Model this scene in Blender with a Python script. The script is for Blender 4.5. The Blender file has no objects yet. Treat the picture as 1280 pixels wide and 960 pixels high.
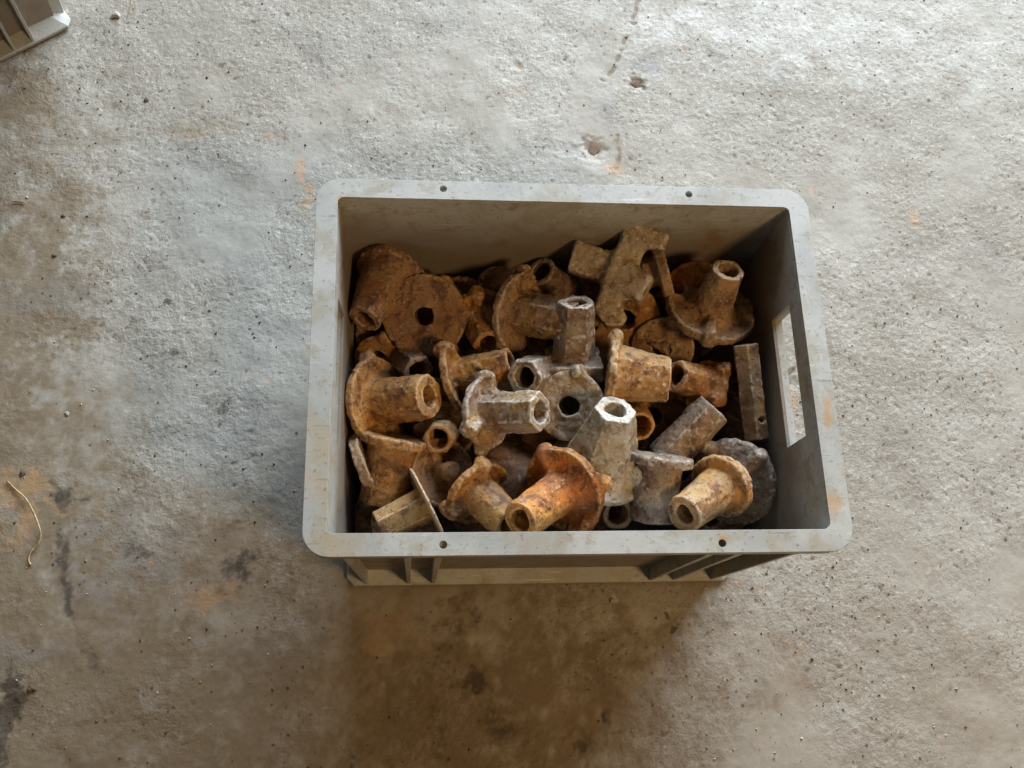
import bpy, bmesh, math, random
import numpy as np
from mathutils import Vector, Matrix, Euler

S = bpy.context.scene
COL = S.collection

# ------------------------------------------------------------------ camera
F_PX = 1245.7
CAM_LOC = Vector((-0.1211, -0.2658, 0.9632))
CAM_ROT = Euler((0.33481, -0.09228, -0.02637), 'XYZ')
cam_data = bpy.data.cameras.new('camera')
cam = bpy.data.objects.new('camera', cam_data)
COL.objects.link(cam)
cam.location = CAM_LOC
cam.rotation_euler = CAM_ROT
cam_data.sensor_width = 36.0
cam_data.lens = F_PX / 1280 * 36.0
cam_data.clip_start = 0.01
cam_data.clip_end = 100
S.camera = cam

# ------------------------------------------------------------------ light
world = bpy.data.worlds.new('World')
S.world = world
world.use_nodes = True
bg = world.node_tree.nodes['Background']
bg.inputs[0].default_value = (1.0, 0.80, 0.58, 1)
bg.inputs[1].default_value = 0.055

def area(name, loc, target, sx, sy, power, color, shape='RECTANGLE'):
    l = bpy.data.lights.new(name, 'AREA')
    l.shape = shape
    l.size = sx
    if shape == 'RECTANGLE':
        l.size_y = sy
    l.energy = power
    l.color = color
    o = bpy.data.objects.new(name, l)
    COL.objects.link(o)
    o.location = loc
    d = Vector(target) - Vector(loc)
    o.rotation_euler = d.to_track_quat('-Z', 'Y').to_euler()
    return o

# the open doorway of the shed: wide, cool daylight from beyond the top of the picture
area('doorway_daylight', (0.85, 2.35, 1.15), (0.15, 0.2, 0.0), 2.7, 1.9, 262, (0.80, 0.90, 1.0))
# the warm lamp of the shed, up on the near right
area('shed_lamp', (0.86, -0.88, 1.60), (0, 0, 0.15), 0.34, 0.34, 14.5, (1.0, 0.62, 0.28), 'DISK')

vs = S.view_settings
vs.view_transform = 'Standard'
vs.look = 'None'
vs.exposure = 0.0
vs.gamma = 1.0
vs.use_curve_mapping = False

# ------------------------------------------------------------------ helpers
RM = np.array(CAM_ROT.to_matrix())
CL = np.array(CAM_LOC)

def ray(u, v):
    return RM @ np.array([(u - 640) / F_PX, -(v - 480) / F_PX, -1.0])

def at_z(u, v, z):
    d = ray(u, v)
    t = (z - CL[2]) / d[2]
    return CL + t * d

def tag(o, label=None, cat=None, group=None, kind=None):
    if label: o['label'] = label
    if cat: o['category'] = cat
    if group: o['group'] = group
    if kind: o['kind'] = kind
    return o

def link(name, me, mat=None, parent=None):
    o = bpy.data.objects.new(name, me)
    COL.objects.link(o)
    if mat is not None and len(me.materials) == 0:
        me.materials.append(mat)
    if parent is not None:
        o.parent = parent
    return o

def empty(name, loc=(0, 0, 0)):
    o = bpy.data.objects.new(name, None)
    o.empty_display_size = 0.02
    COL.objects.link(o)
    o.location = loc
    return o

# ------------------------------------------------------------------ node helpers
class NT:
    def __init__(self, name):
        self.m = bpy.data.materials.new(name)
        self.m.use_nodes = True
        self.t = self.m.node_tree
        self.b = self.t.nodes['Principled BSDF']
    def n(self, ty, **kw):
        nd = self.t.nodes.new(ty)
        for k, v in kw.items():
            if k.startswith('i_'):
                key = k[2:]
                nd.inputs[int(key) if key.isdigit() else key].default_value = v
            else:
                setattr(nd, k, v)
        return nd
    def l(self, a, b):
        self.t.links.new(a, b)
    def noise(self, vec, scale, detail=4, rough=0.6, dist=0.0):
        nd = self.n('ShaderNodeTexNoise')
        nd.inputs['Scale'].default_value = scale
        nd.inputs['Detail'].default_value = detail
        nd.inputs['Roughness'].default_value = rough
        nd.inputs['Distortion'].default_value = dist
        if vec is not None: self.l(vec, nd.inputs['Vector'])
        return nd.outputs[0]
    def voro(self, vec, scale, feature='F1', rnd=1.0):
        nd = self.n('ShaderNodeTexVoronoi', feature=feature)
        nd.inputs['Scale'].default_value = scale
        nd.inputs['Randomness'].default_value = rnd
        if vec is not None: self.l(vec, nd.inputs['Vector'])
        return nd
    def ramp(self, fac, a, b, va=0.0, vb=1.0):
        nd = self.n('ShaderNodeMapRange', clamp=True, interpolation_type='SMOOTHSTEP')
        self.l(fac, nd.inputs[0])
        nd.inputs[1].default_value = a
        nd.inputs[2].default_value = b
        nd.inputs[3].default_value = va
        nd.inputs[4].default_value = vb
        return nd.outputs[0]
    def math(self, op, a, b=None):
        nd = self.n('ShaderNodeMath', operation=op)
        for i, x in enumerate((a, b)):
            if x is None: continue
            if isinstance(x, (int, float)): nd.inputs[i].default_value = x
            else: self.l(x, nd.inputs[i])
        return nd.outputs[0]
    def mix(self, fac, a, b, blend='MIX'):
        nd = self.n('ShaderNodeMix', data_type='RGBA', blend_type=blend)
        if isinstance(fac, (int, float)): nd.inputs[0].default_value = fac
        else: self.l(fac, nd.inputs[0])
        for i, x in ((6, a), (7, b)):
            if isinstance(x, tuple): nd.inputs[i].default_value = (*x[:3], 1)
            else: self.l(x, nd.inputs[i])
        return nd.outputs[2]
    def attr(self, name):
        nd = self.n('ShaderNodeAttribute')
        nd.attribute_name = name
        return nd.outputs['Fac']
    def bump(self, h, strength, dist, prev=None):
        nd = self.n('ShaderNodeBump')
        nd.inputs['Strength'].default_value = strength
        nd.inputs['Distance'].default_value = dist
        self.l(h, nd.inputs['Height'])
        if prev is not None: self.l(prev, nd.inputs['Normal'])
        return nd.outputs[0]
    def objvec(self, loc_mul=None):
        tc = self.n('ShaderNodeTexCoord')
        v = tc.outputs['Object']
        if loc_mul:
            oi = self.n('ShaderNodeObjectInfo')
            vm = self.n('ShaderNodeVectorMath', operation='MULTIPLY_ADD')
            self.l(oi.outputs['Location'], vm.inputs[0])
            vm.inputs[1].default_value = (loc_mul,) * 3
            self.l(v, vm.inputs[2])
            v = vm.outputs[0]
        return v

# ------------------------------------------------------------------ materials
def concrete():
    t = NT('concrete')
    v = t.objvec()
    big = t.noise(v, 3.2, 4, 0.55, 0.4)
    mid = t.noise(v, 22, 6, 0.65)
    fine = t.noise(v, 170, 5, 0.68)
    grit = t.noise(v, 480, 4, 0.68)
    pit, grain, worn = t.attr('pit'), t.attr('grain'), t.attr('worn')
    def amt(x): return t.math('MULTIPLY', x, worn)
    c = t.mix(t.ramp(big, 0.35, 0.68), (0.262, 0.236, 0.188), (0.345, 0.326, 0.282))
    c = t.mix(t.ramp(mid, 0.35, 0.66, 0.0, 0.5), c, (0.262, 0.245, 0.208))
    c = t.mix(amt(t.ramp(fine, 0.54, 0.66, 0.0, 0.65)), c, (0.52, 0.50, 0.45))
    c = t.mix(amt(t.ramp(fine, 0.44, 0.34, 0.0, 0.75)), c, (0.16, 0.14, 0.11))
    c = t.mix(amt(t.ramp(grit, 0.60, 0.70, 0.0, 0.8)), c, (0.58, 0.56, 0.50))
    c = t.mix(amt(t.ramp(grit, 0.40, 0.31, 0.0, 0.9)), c, (0.11, 0.10, 0.08))
    c = t.mix(t.ramp(pit, 0.10, 0.7, 0.0, 0.75), c, (0.115, 0.095, 0.07))
    c = t.mix(t.ramp(grain, 0.15, 0.8, 0.0, 0.5), c, (0.56, 0.54, 0.48))
    # stains and patches, brown partly painted shade, each with a ragged edge from noise
    for name, col, amt_ in (('stain_shade_brown', (0.155, 0.108, 0.052), 0.78), ('stain_ochre', (0.38, 0.235, 0.11), 0.62),
                           ('patch_blue', (0.195, 0.190, 0.178), 0.6), ('stain_dark', (0.055, 0.042, 0.030), 0.85),
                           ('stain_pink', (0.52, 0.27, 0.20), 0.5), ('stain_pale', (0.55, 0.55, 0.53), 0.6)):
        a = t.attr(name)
        soft = name in ('stain_shade_brown', 'patch_blue', 'stain_pale')
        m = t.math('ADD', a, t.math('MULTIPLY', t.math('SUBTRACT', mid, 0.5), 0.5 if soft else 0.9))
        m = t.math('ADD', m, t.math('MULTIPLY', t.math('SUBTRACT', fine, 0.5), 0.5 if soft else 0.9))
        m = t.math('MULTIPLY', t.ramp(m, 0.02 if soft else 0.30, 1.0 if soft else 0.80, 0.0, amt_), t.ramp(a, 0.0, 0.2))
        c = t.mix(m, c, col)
    c = t.mix(t.ramp(t.attr('crack'), 0.10, 0.55, 0.0, 0.85), c, (0.15, 0.105, 0.065))
    # little rust and dark specks
    vo = t.voro(v, 75)
    sp = t.math('MULTIPLY', t.ramp(vo.outputs['Distance'], 0.16, 0.08), t.ramp(t.noise(v, 11, 3), 0.50, 0.62))
    c = t.mix(t.math('MULTIPLY', sp, 0.85), c, (0.05, 0.035, 0.025))
    vo2 = t.voro(v, 34)
    sp2 = t.math('MULTIPLY', t.ramp(vo2.outputs['Distance'], 0.14, 0.05), t.ramp(t.noise(v, 6.5, 3), 0.52, 0.64))
    c = t.mix(t.math('MULTIPLY', sp2, 0.6), c, (0.40, 0.20, 0.08))
    t.l(c, t.b.inputs['Base Color'])
    t.l(t.ramp(mid, 0.3, 0.7, 0.55, 0.8), t.b.inputs['Roughness'])
    n = t.bump(amt(fine), 1.0, 0.0022)
    n = t.bump(amt(grit), 0.7, 0.0007, n)
    t.l(n, t.b.inputs['Normal'])
    return t.m

def plastic(name, base, dirt, grime=False):
    t = NT(name)
    v = t.objvec()
    n1 = t.noise(v, 9, 5, 0.6, 0.6)
    n2 = t.noise(v, 60, 6, 0.7, 0.3)
    n3 = t.noise(v, 320, 3, 0.6)
    c = t.mix(t.ramp(n1, 0.40, 0.60), base, tuple(x * 0.80 for x in base))
    c = t.mix(t.ramp(t.noise(v, 24, 5, 0.65, 0.5), 0.48, 0.62, 0.0, 0.75), c, (base[0] * 0.75, base[1] * 0.68, base[2] * 0.55))
    c = t.mix(t.ramp(n2, 0.52, 0.68, 0.0, 0.6), c, dirt)
    c = t.mix(t.ramp(n1, 0.60, 0.72, 0.0, 0.42), c, (0.42, 0.30, 0.15))
    # scratches: stretched noise
    mp = t.n('ShaderNodeMapping')
    mp.inputs['Scale'].default_value = (22, 260, 260)
    mp.inputs['Rotation'].default_value = (0.5, 0.3, 0.9)
    t.l(v, mp.inputs['Vector'])
    sc = t.noise(mp.outputs[0], 1.0, 3, 0.5)
    c = t.mix(t.ramp(sc, 0.66, 0.72, 0.0, 0.5), c, (0.66, 0.66, 0.63))
    c = t.mix(t.ramp(sc, 0.33, 0.28, 0.0, 0.4), c, tuple(x * 0.5 for x in dirt))
    c = t.mix(t.ramp(n3, 0.60, 0.70, 0.0, 0.6), c, (0.16, 0.12, 0.08))
    if grime:      # brown dust rubbed in lower down by the load
        sx = t.n('ShaderNodeSeparateXYZ'); t.l(v, sx.inputs[0])
        g = t.math('ADD', sx.outputs[2], t.math('MULTIPLY', t.math('SUBTRACT', n1, 0.5), 0.12))
        c = t.mix(t.ramp(g, 0.245, 0.195, 0.0, 0.75), c, (0.185, 0.138, 0.102))
        c = t.mix(t.ramp(t.noise(v, 33, 6, 0.7, 0.4), 0.53, 0.66, 0.0, 0.6), c, (0.21, 0.135, 0.08))
    st = t.attr('rust_stain')
    m = t.math('MULTIPLY', t.ramp(t.math('ADD', st, t.math('MULTIPLY', t.math('SUBTRACT', n2, 0.5), 0.9)), 0.35, 0.8), t.ramp(st, 0.0, 0.2))
    c = t.mix(t.math('MULTIPLY', m, 0.62), c, (0.42, 0.25, 0.10))
    t.l(c, t.b.inputs['Base Color'])
    t.l(t.ramp(n2, 0.3, 0.7, 0.38, 0.62), t.b.inputs['Roughness'])
    n = t.bump(n2, 0.25, 0.0008)
    n = t.bump(n3, 0.2, 0.0003, n)
    t.l(n, t.b.inputs['Normal'])
    return t.m

def cast(name, a, b, c_spot, wear, dust, wear_amt=0.7, dust_amt=0.4, rough=0.75, metal=0.0):
    """rusty cast iron: two body colours, dark scabs, pale worn edges, earth in the hollows"""
    t = NT('cast_iron_' + name)
    v = t.objvec(7.3)
    n1 = t.noise(v, 42, 5, 0.62, 0.6)
    n2 = t.noise(v, 130, 6, 0.70)
    n3 = t.noise(v, 430, 4, 0.72)
    n4 = t.noise(v, 24, 5, 0.60, 0.8)
    n5 = t.noise(v, 75, 5, 0.65, 0.4)
    n6 = t.noise(v, 31, 4, 0.60, 0.7)
    edge = t.attr('edge')
    c = t.mix(t.ramp(n1, 0.42, 0.60), a, b)
    c = t.mix(t.ramp(n3, 0.40, 0.68, 0.0, 0.45), c, tuple(min(1, x * 1.5 + 0.02) for x in a))
    dm = t.math('ADD', t.ramp(n4, 0.46, 0.58, 0.0, dust_amt), t.ramp(edge, -0.1, -0.9, 0.0, 0.4))
    c = t.mix(dm, c, dust)
    if name != 'pale':      # bare grey iron showing through in places
        c = t.mix(t.ramp(n6, 0.51, 0.60, 0.0, 0.6), c, tuple(0.45 * x + 0.55 * y for x, y in zip(a, (0.20, 0.165, 0.13))))
    c = t.mix(t.ramp(n5, 0.49, 0.64, 0.0, 0.8), c, c_spot)
    c = t.mix(t.ramp(n2, 0.55, 0.68, 0.0, 0.80), c, tuple(x * 0.8 for x in c_spot))
    wm = t.math('MULTIPLY', t.ramp(t.math('ADD', edge, t.math('MULTIPLY', t.math('SUBTRACT', n2, 0.5), 3.2)), 0.45, 1.0), wear_amt)
    c = t.mix(wm, c, wear)
    c = t.mix(t.ramp(n3, 0.575, 0.63, 0.0, 0.8), c, tuple(x * 0.35 for x in c_spot))
    c = t.mix(t.ramp(n3, 0.38, 0.31, 0.0, 0.35), c, wear)
    t.l(c, t.b.inputs['Base Color'])
    t.l(t.ramp(n1, 0.35, 0.65, rough - 0.22, rough + 0.05), t.b.inputs['Roughness'])
    t.b.inputs['Metallic'].default_value = metal
    n = t.bump(n5, 0.6, 0.0022)
    n = t.bump(n2, 0.85, 0.0016, n)
    n = t.bump(n3, 0.75, 0.0006, n)
    t.l(n, t.b.inputs['Normal'])
    return t.m

M = {}
M['concrete'] = concrete()
M['plastic'] = plastic('grey_plastic', (0.43, 0.45, 0.435), (0.27, 0.235, 0.17))
M['plastic_wall'] = plastic('grimy_grey_plastic', (0.43, 0.445, 0.42), (0.24, 0.18, 0.12), True)
M['orange'] = cast('orange', (0.478, 0.152, 0.022), (0.294, 0.087, 0.018), (0.101, 0.033, 0.011), (0.662, 0.414, 0.202), (0.570, 0.276, 0.051), 0.6, 0.7)
M['ochre'] = cast('ochre', (0.377, 0.180, 0.043), (0.238, 0.099, 0.028), (0.086, 0.032, 0.013), (0.541, 0.353, 0.196), (0.459, 0.247, 0.063), 0.6, 0.8)
M['brown'] = cast('brown', (0.246, 0.119, 0.051), (0.153, 0.070, 0.031), (0.068, 0.029, 0.015), (0.442, 0.323, 0.212), (0.323, 0.183, 0.072), 0.6, 0.75)
M['tan'] = cast('tan', (0.323, 0.206, 0.109), (0.212, 0.122, 0.063), (0.106, 0.046, 0.020), (0.527, 0.420, 0.307), (0.425, 0.251, 0.093), 0.7, 0.6)
M['grey'] = cast('grey', (0.31, 0.255, 0.205), (0.20, 0.152, 0.115), (0.125, 0.060, 0.034), (0.58, 0.53, 0.46), (0.36, 0.24, 0.125), 0.7, 0.5, 0.6, 0.1)
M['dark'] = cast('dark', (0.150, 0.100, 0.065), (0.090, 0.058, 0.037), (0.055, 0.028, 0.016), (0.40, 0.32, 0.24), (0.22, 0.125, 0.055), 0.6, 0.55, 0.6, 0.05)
M['pale'] = cast('pale', (0.50, 0.48, 0.42), (0.37, 0.35, 0.30), (0.20, 0.13, 0.065), (0.74, 0.73, 0.68), (0.44, 0.33, 0.17), 0.45, 0.55, 0.5, 0.1)
M['cream'] = cast('cream', (0.458, 0.293, 0.127), (0.370, 0.206, 0.076), (0.132, 0.043, 0.016), (0.616, 0.452, 0.301), (0.493, 0.246, 0.059), 0.7, 0.65)
M['mottled'] = cast('mottled', (0.370, 0.308, 0.242), (0.229, 0.163, 0.110), (0.158, 0.060, 0.026), (0.598, 0.572, 0.510), (0.440, 0.264, 0.079), 0.7, 0.7, 0.6, 0.05)

M['drab'] = cast('drab', (0.44, 0.37, 0.27), (0.33, 0.26, 0.18), (0.19, 0.11, 0.06), (0.66, 0.60, 0.50), (0.38, 0.27, 0.15), 0.6, 0.4)

def simple(name, col, rough=0.8, scale=200, var=0.5, bump=0.0008):
    t = NT(name)
    v = t.objvec(3.1)
    n = t.noise(v, scale, 4, 0.6)
    c = t.mix(t.ramp(n, 0.3, 0.7), tuple(x * (1 - var) for x in col), tuple(min(1, x * (1 + var)) for x in col))
    t.l(c, t.b.inputs['Base Color'])
    t.b.inputs['Roughness'].default_value = rough
    t.l(t.bump(n, 0.6, bump), t.b.inputs['Normal'])
    return t.m
M['stone_pale'] = simple('pale_stone', (0.42, 0.39, 0.33))
M['stone_dark'] = simple('dark_stone', (0.10, 0.075, 0.055))
M['stone_brown'] = simple('brown_stone', (0.15, 0.088, 0.045), 0.45, 420, 0.85, 0.003)
M['straw'] = simple('straw', (0.36, 0.25, 0.12), 0.6)

# ------------------------------------------------------------------ the concrete floor
def upsample_matrix(n_out, cells, rng_off=0.0):
    x = np.linspace(0, cells, n_out, endpoint=False) + rng_off
    i = np.floor(x).astype(int)
    f = x - i
    f = f * f * (3 - 2 * f)
    A = np.zeros((n_out, cells + 2))
    A[np.arange(n_out), i] = 1 - f
    A[np.arange(n_out), i + 1] += f
    return A

def noise2(rs, nx, ny, cx, cy):
    g = rs.uniform(-1, 1, (cx + 2, cy + 2))
    return upsample_matrix(nx, cx) @ g @ upsample_matrix(ny, cy).T

def build_floor():
    rs = np.random.RandomState(5)
    dx = 0.0019
    xs = np.arange(-0.74, 0.80, dx)
    ys = np.arange(-0.40, 0.74, dx)
    nx, ny = len(xs), len(ys)
    X, Y = np.meshgrid(xs, ys, indexing='ij')
    KX, KY = np.meshgrid(np.fft.fftfreq(nx, dx), np.fft.rfftfreq(ny, dx), indexing='ij')
    KK = np.hypot(KX, KY) + 1e-9
    def band(wl, width=0.45):          # isotropic noise of one grain size (metres), unit variance
        w = np.fft.rfft2(rs.normal(size=(nx, ny)))
        g = np.exp(-(np.log(KK * wl) / width) ** 2 / 2)
        n = np.fft.irfft2(w * g, s=(nx, ny))
        return n / n.std()
    def fractal(wl, slope=1.6):
        w = np.fft.rfft2(rs.normal(size=(nx, ny)))
        g = 1 / (1 + (KK * wl) ** slope)
        n = np.fft.irfft2(w * g, s=(nx, ny))
        return n / n.std()
    rough = np.clip(0.55 + 0.20 * fractal(0.16, 2.5) + 0.24 * (Y + 0.05) + 0.24 * X, 0.20, 0.72)
    pits = np.clip(band(0.0085) - 1.35, 0, 2) + 0.9 * np.clip(band(0.015) - 1.7, 0, 2)
    grains = np.clip(band(0.0065) - 1.4, 0, 2)
    h = 1e-3 * (0.50 * fractal(0.09, 2.4) + rough * (0.13 * band(0.024, 0.6) + 0.10 * band(0.011, 0.5) + 0.05 * band(0.006, 0.4)))
    h += 1e-3 * rough * (-0.75 * pits + 0.30 * grains)
    warp_x, warp_y, warp_f = fractal(0.05, 1.7), fractal(0.05, 1.7), fractal(0.02, 1.3)
    def dent(u, v, rad, depth, ex=1.0):
        p = at_z(u, v, 0)
        d = np.hypot((X - p[0]) / ex, Y - p[1]) / rad
        d = d * (1 + 0.22 * warp_f)
        return -depth * np.clip(1 - d ** 3, 0, 1)
    for u, v, r, d, e in ((796, 104, 0.011, 0.0030, 1.2), (743, 185, 0.015, 0.0015, 1.0), (712, 187, 0.011, 0.0012, 1.4),
                          (595, 850, 0.012, 0.0018, 1.2), (752, 894, 0.007, 0.0020, 1.0), (724, 930, 0.013, 0.0020, 1.0),
                          (648, 83, 0.006, 0.0015, 1.0), (990, 478, 0.012, 0.002, 0.6), (444, 860, 0.008, 0.0014, 1.7),
                          (838, 770, 0.007, 0.0012, 1.0), (843, 790, 0.006, 0.0012, 1.0), (10, 900, 0.02, 0.0015, 0.6)):
        h += dent(u, v, r, d, e)
    # cracks along polylines
    def line_dist(pts):
        P = [at_z(u, v, 0)[:2] for u, v in pts]
        best = np.full(X.shape, 1e9)
        wob = 0.0018 * fractal(0.03, 2.2)
        for a, b in zip(P[:-1], P[1:]):
            ab = b - a
            t = np.clip(((X - a[0]) * ab[0] + (Y - a[1]) * ab[1]) / (ab @ ab), 0, 1)
            best = np.minimum(best, np.hypot(X + wob - a[0] - t * ab[0], Y + wob - a[1] - t * ab[1]))
        return best
    crack = line_dist([(803, -60), (798, 0), (790, 30), (778, 55), (770, 82), (757, 98)])
    h -= 0.0012 * np.exp(-(crack / 0.0030) ** 2)
    crack2 = line_dist([(770, 172), (776, 190), (768, 215)])
    h -= 0.0015 * np.exp(-(crack2 / 0.0014) ** 2)
    crack3 = line_dist([(1006, 455), (990, 464), (982, 478), (984, 490)])
    h -= 0.0016 * np.exp(-(crack3 / 0.0016) ** 2)
    seam = line_dist([(66, 605), (72, 640), (76, 690), (82, 740), (92, 790), (118, 832)])
    h -= 0.0004 * np.exp(-(seam / 0.004) ** 2)
    # keep it level where the crates stand
    under = np.clip(1 - np.maximum(np.abs(X) - 0.185, np.abs(Y) - 0.135) / 0.03, 0, 1)
    h = h * (1 - under) - 0.0006 * under
    h = np.minimum(h, 0.0022 * (1 - under))
    h -= 0.0004

    def blob(lst):
        a = np.zeros(X.shape)
        for u, v, ru, rv, ang, s in lst:     # radii in photo pixels at the floor, turned into metres
            p = at_z(u, v, 0)
            k = 0.00078
            ca, sa = math.cos(math.radians(ang)), math.sin(math.radians(ang))
            wa = 0.30 * min(ru, rv) * k
            dX, dY = X - p[0] + wa * warp_x, Y - p[1] + wa * warp_y
            q = np.hypot((dX * ca + dY * sa) / (ru * k), (-dX * sa + dY * ca) / (rv * k)) + 0.07 * warp_f
            a = np.maximum(a, s * np.clip(1.25 - q, 0, 1))
        return np.clip(a, 0, 1)
    att = {'worn': rough, 'pit': np.clip(pits * rough, 0, 1), 'grain': np.clip(grains * rough, 0, 1)}
    att['stain_shade_brown'] = blob([(200, 900, 430, 190, 0, .8), (20, 760, 190, 300, 0, .85), (640, 890, 300, 190, 0, .9), (10, 400, 125, 420, 0, 1.0), (20, 120, 80, 70, 20, .9), (1150, 900, 220, 120, 0, .4),  # brown stains; left strip is painted shade, patch before the crate deepens its shadow
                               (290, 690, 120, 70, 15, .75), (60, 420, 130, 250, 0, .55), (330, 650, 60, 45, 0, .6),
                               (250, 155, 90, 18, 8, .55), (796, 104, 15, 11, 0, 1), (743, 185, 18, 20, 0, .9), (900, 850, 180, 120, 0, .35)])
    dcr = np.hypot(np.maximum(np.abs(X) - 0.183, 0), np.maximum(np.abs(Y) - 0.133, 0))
    att['stain_shade_brown'] = np.maximum(att['stain_shade_brown'], 0.85 * np.exp(-dcr / 0.010))  # brown band fading outwards from the crate's foot
    att['stain_ochre'] = blob([(20, 630, 50, 50, 0, .8), (262, 745, 60, 30, 0, .7), (370, 215, 14, 30, 0, .9), (383, 245, 16, 26, 0, .8),
                               (240, 168, 70, 24, 6, .5), (335, 165, 20, 12, 0, .6), (1142, 272, 10, 30, 5, .8), (648, 83, 8, 8, 0, .9),
                               (600, 122, 6, 14, 0, .6), (640, 100, 30, 40, 0, .45), (767, 210, 26, 12, 0, .7), (992, 500, 5, 30, 0, .9),
                               (700, 790, 60, 60, 0, .35), (470, 790, 70, 50, 0, .6), (985, 830, 60, 60, 0, .4), (1110, 760, 80, 50, 0, .35)])
    att['patch_blue'] = blob([(300, 330, 80, 40, 10, .5), (340, 430, 50, 50, 0, .5), (60, 370, 90, 40, 0, .6),  # bluish-grey patches, several of them left of the crate
                              (812, 80, 40, 22, -15, .9), (972, 90, 18, 45, 0, .8), (712, 188, 22, 14, 0, .95), (958, 195, 7, 9, 0, .9),
                              (765, 130, 22, 40, 0, .6), (360, 600, 30, 70, 0, .9), (300, 520, 60, 60, 0, .55), (165, 710, 60, 60, 30, .75),
                              (560, 30, 70, 40, 0, .5), (1120, 560, 90, 120, 0, .35), (420, 60, 120, 70, 0, .4), (160, 640, 50, 40, 0, .5),
                              (40, 820, 60, 26, 10, .6), (1230, 300, 60, 60, 0, .4), (350, 800, 80, 50, 0, .5)])
    att['stain_dark'] = blob([(5, 900, 16, 70, 0, 1), (75, 620, 12, 26, 0, .85), (98, 625, 22, 7, 5, .7), (278, 512, 22, 18, 20, .8), (300, 715, 42, 18, 38, .75),
                              (170, 690, 30, 14, 10, .6), (210, 380, 9, 6, 0, 1), (220, 440, 20, 10, 0, .7), (565, 790, 60, 60, 0, .5), (595, 850, 16, 16, 0, .9), (752, 894, 8, 9, 0, .9),
                              (724, 930, 16, 14, 0, .8), (835, 768, 8, 8, 0, .9), (843, 790, 7, 8, 0, .9), (620, 905, 30, 60, 0, .6),
                              (550, 920, 20, 50, 0, .5), (300, 660, 30, 20, 30, .5), (440, 945, 20, 30, 0, .5), (990, 476, 9, 12, 0, .7)])
    att['crack'] = np.exp(-(crack / 0.0026) ** 2)
    att['stain_dark'] = np.maximum(att['stain_dark'], 0.9 * np.exp(-(crack3 / 0.0016) ** 2))
    att['stain_shade_brown'] = np.maximum(att['stain_shade_brown'], 0.9 * np.exp(-(crack2 / 0.003) ** 2))
    att['stain_dark'] = np.maximum(att['stain_dark'], np.clip(0.50 + 0.22 * warp_x, 0, 0.8) * np.exp(-(seam / 0.007) ** 2))
    att['stain_pink'] = blob([(1014, 236, 6, 7, 0, 1), (1145, 262, 8, 10, 0, .7), (762, 207, 8, 8, 0, .9), (374, 215, 10, 26, 0, .6), (915, 730, 12, 12, 0, .5), (150, 470, 50, 60, 0, .25)])
    att['stain_pale'] = blob([(1000, 40, 300, 90, 0, .55), (850, 30, 120, 50, 0, .6), (798, 108, 6, 3, 0, 1), (800, 775, 40, 22, 0, .6), (765, 750, 8, 8, 0, 1), (600, 795, 30, 12, 0, .5), (1100, 900, 150, 80, 0, .35)])

    # pad the dense patch with a few growing rings so that the sheet runs on to the shed walls
    def pad(c):
        lo = [c[0] - s for s in (6, 3, 1.5, 0.7, 0.3, 0.1)]
        hi = [c[-1] + s for s in (0.1, 0.3, 0.7, 1.5, 3, 6)]
        return np.concatenate([lo, c, hi])
    XS, YS = pad(xs), pad(ys)
    H = np.pad(h, 6, mode='edge')
    NX, NY = len(XS), len(YS)
    GX, GY = np.meshgrid(XS, YS, indexing='ij')
    co = np.stack([GX, GY, H], -1).reshape(-1, 3)
    idx = np.arange(NX * NY).reshape(NX, NY)
    q = np.stack([idx[:-1, :-1], idx[1:, :-1], idx[1:, 1:], idx[:-1, 1:]], -1).reshape(-1, 4)
    me = mesh_from(co, q, 'floor')
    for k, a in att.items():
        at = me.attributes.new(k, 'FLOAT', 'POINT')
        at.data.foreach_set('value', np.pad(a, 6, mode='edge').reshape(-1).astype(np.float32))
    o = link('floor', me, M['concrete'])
    tag(o, 'rough stained grey concrete floor under the crates', None, None, 'structure')
    def hz(x, y):
        i = min(max(int((x - xs[0]) / dx), 0), nx - 1)
        j = min(max(int((y - ys[0]) / dx), 0), ny - 1)
        return h[i, j]
    return hz

def mesh_from(co, quads, name):
    me = bpy.data.meshes.new(name)
    n = len(quads)
    me.vertices.add(len(co))
    me.vertices.foreach_set('co', np.asarray(co, np.float32).reshape(-1))
    me.loops.add(n * 4)
    me.loops.foreach_set('vertex_index', np.asarray(quads, np.int32).reshape(-1))
    me.polygons.add(n)
    me.polygons.foreach_set('loop_start', np.arange(0, n * 4, 4, dtype=np.int32))
    me.polygons.foreach_set('use_smooth', np.ones(n, bool))
    me.update(calc_edges=True)
    return me

floor_h = build_floor()

# ------------------------------------------------------------------ the plastic crate
ZT = 0.26           # rim height
def round_rect(hx, hy, r, seg=8):
    pts = []
    for cx, cy, a0 in ((hx - r, hy - r, 0), (-hx + r, hy - r, 90), (-hx + r, -hy + r, 180), (hx - r, -hy + r, 270)):
        for k in range(seg + 1):
            a = math.radians(a0 + 90 * k / seg)
            pts.append((cx + r * math.cos(a), cy + r * math.sin(a)))
    return pts

def bm_plate_with_holes(loops, z0, z1):
    """flat plate from z0 to z1: first loop the outline, the others holes"""
    bm = bmesh.new()
    all_e = []
    for lp in loops:
        vs_ = [bm.verts.new((x, y, z0)) for x, y in lp]
        for i in range(len(vs_)):
            all_e.append(bm.edges.new((vs_[i], vs_[(i + 1) % len(vs_)])))
    bmesh.ops.triangle_fill(bm, use_beauty=True, use_dissolve=False, edges=all_e)
    g = bmesh.ops.extrude_face_region(bm, geom=bm.faces[:])
    bmesh.ops.translate(bm, verts=[e for e in g['geom'] if isinstance(e, bmesh.types.BMVert)], vec=(0, 0, z1 - z0))
    bmesh.ops.recalc_face_normals(bm, faces=bm.faces[:])
    return bm

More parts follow.
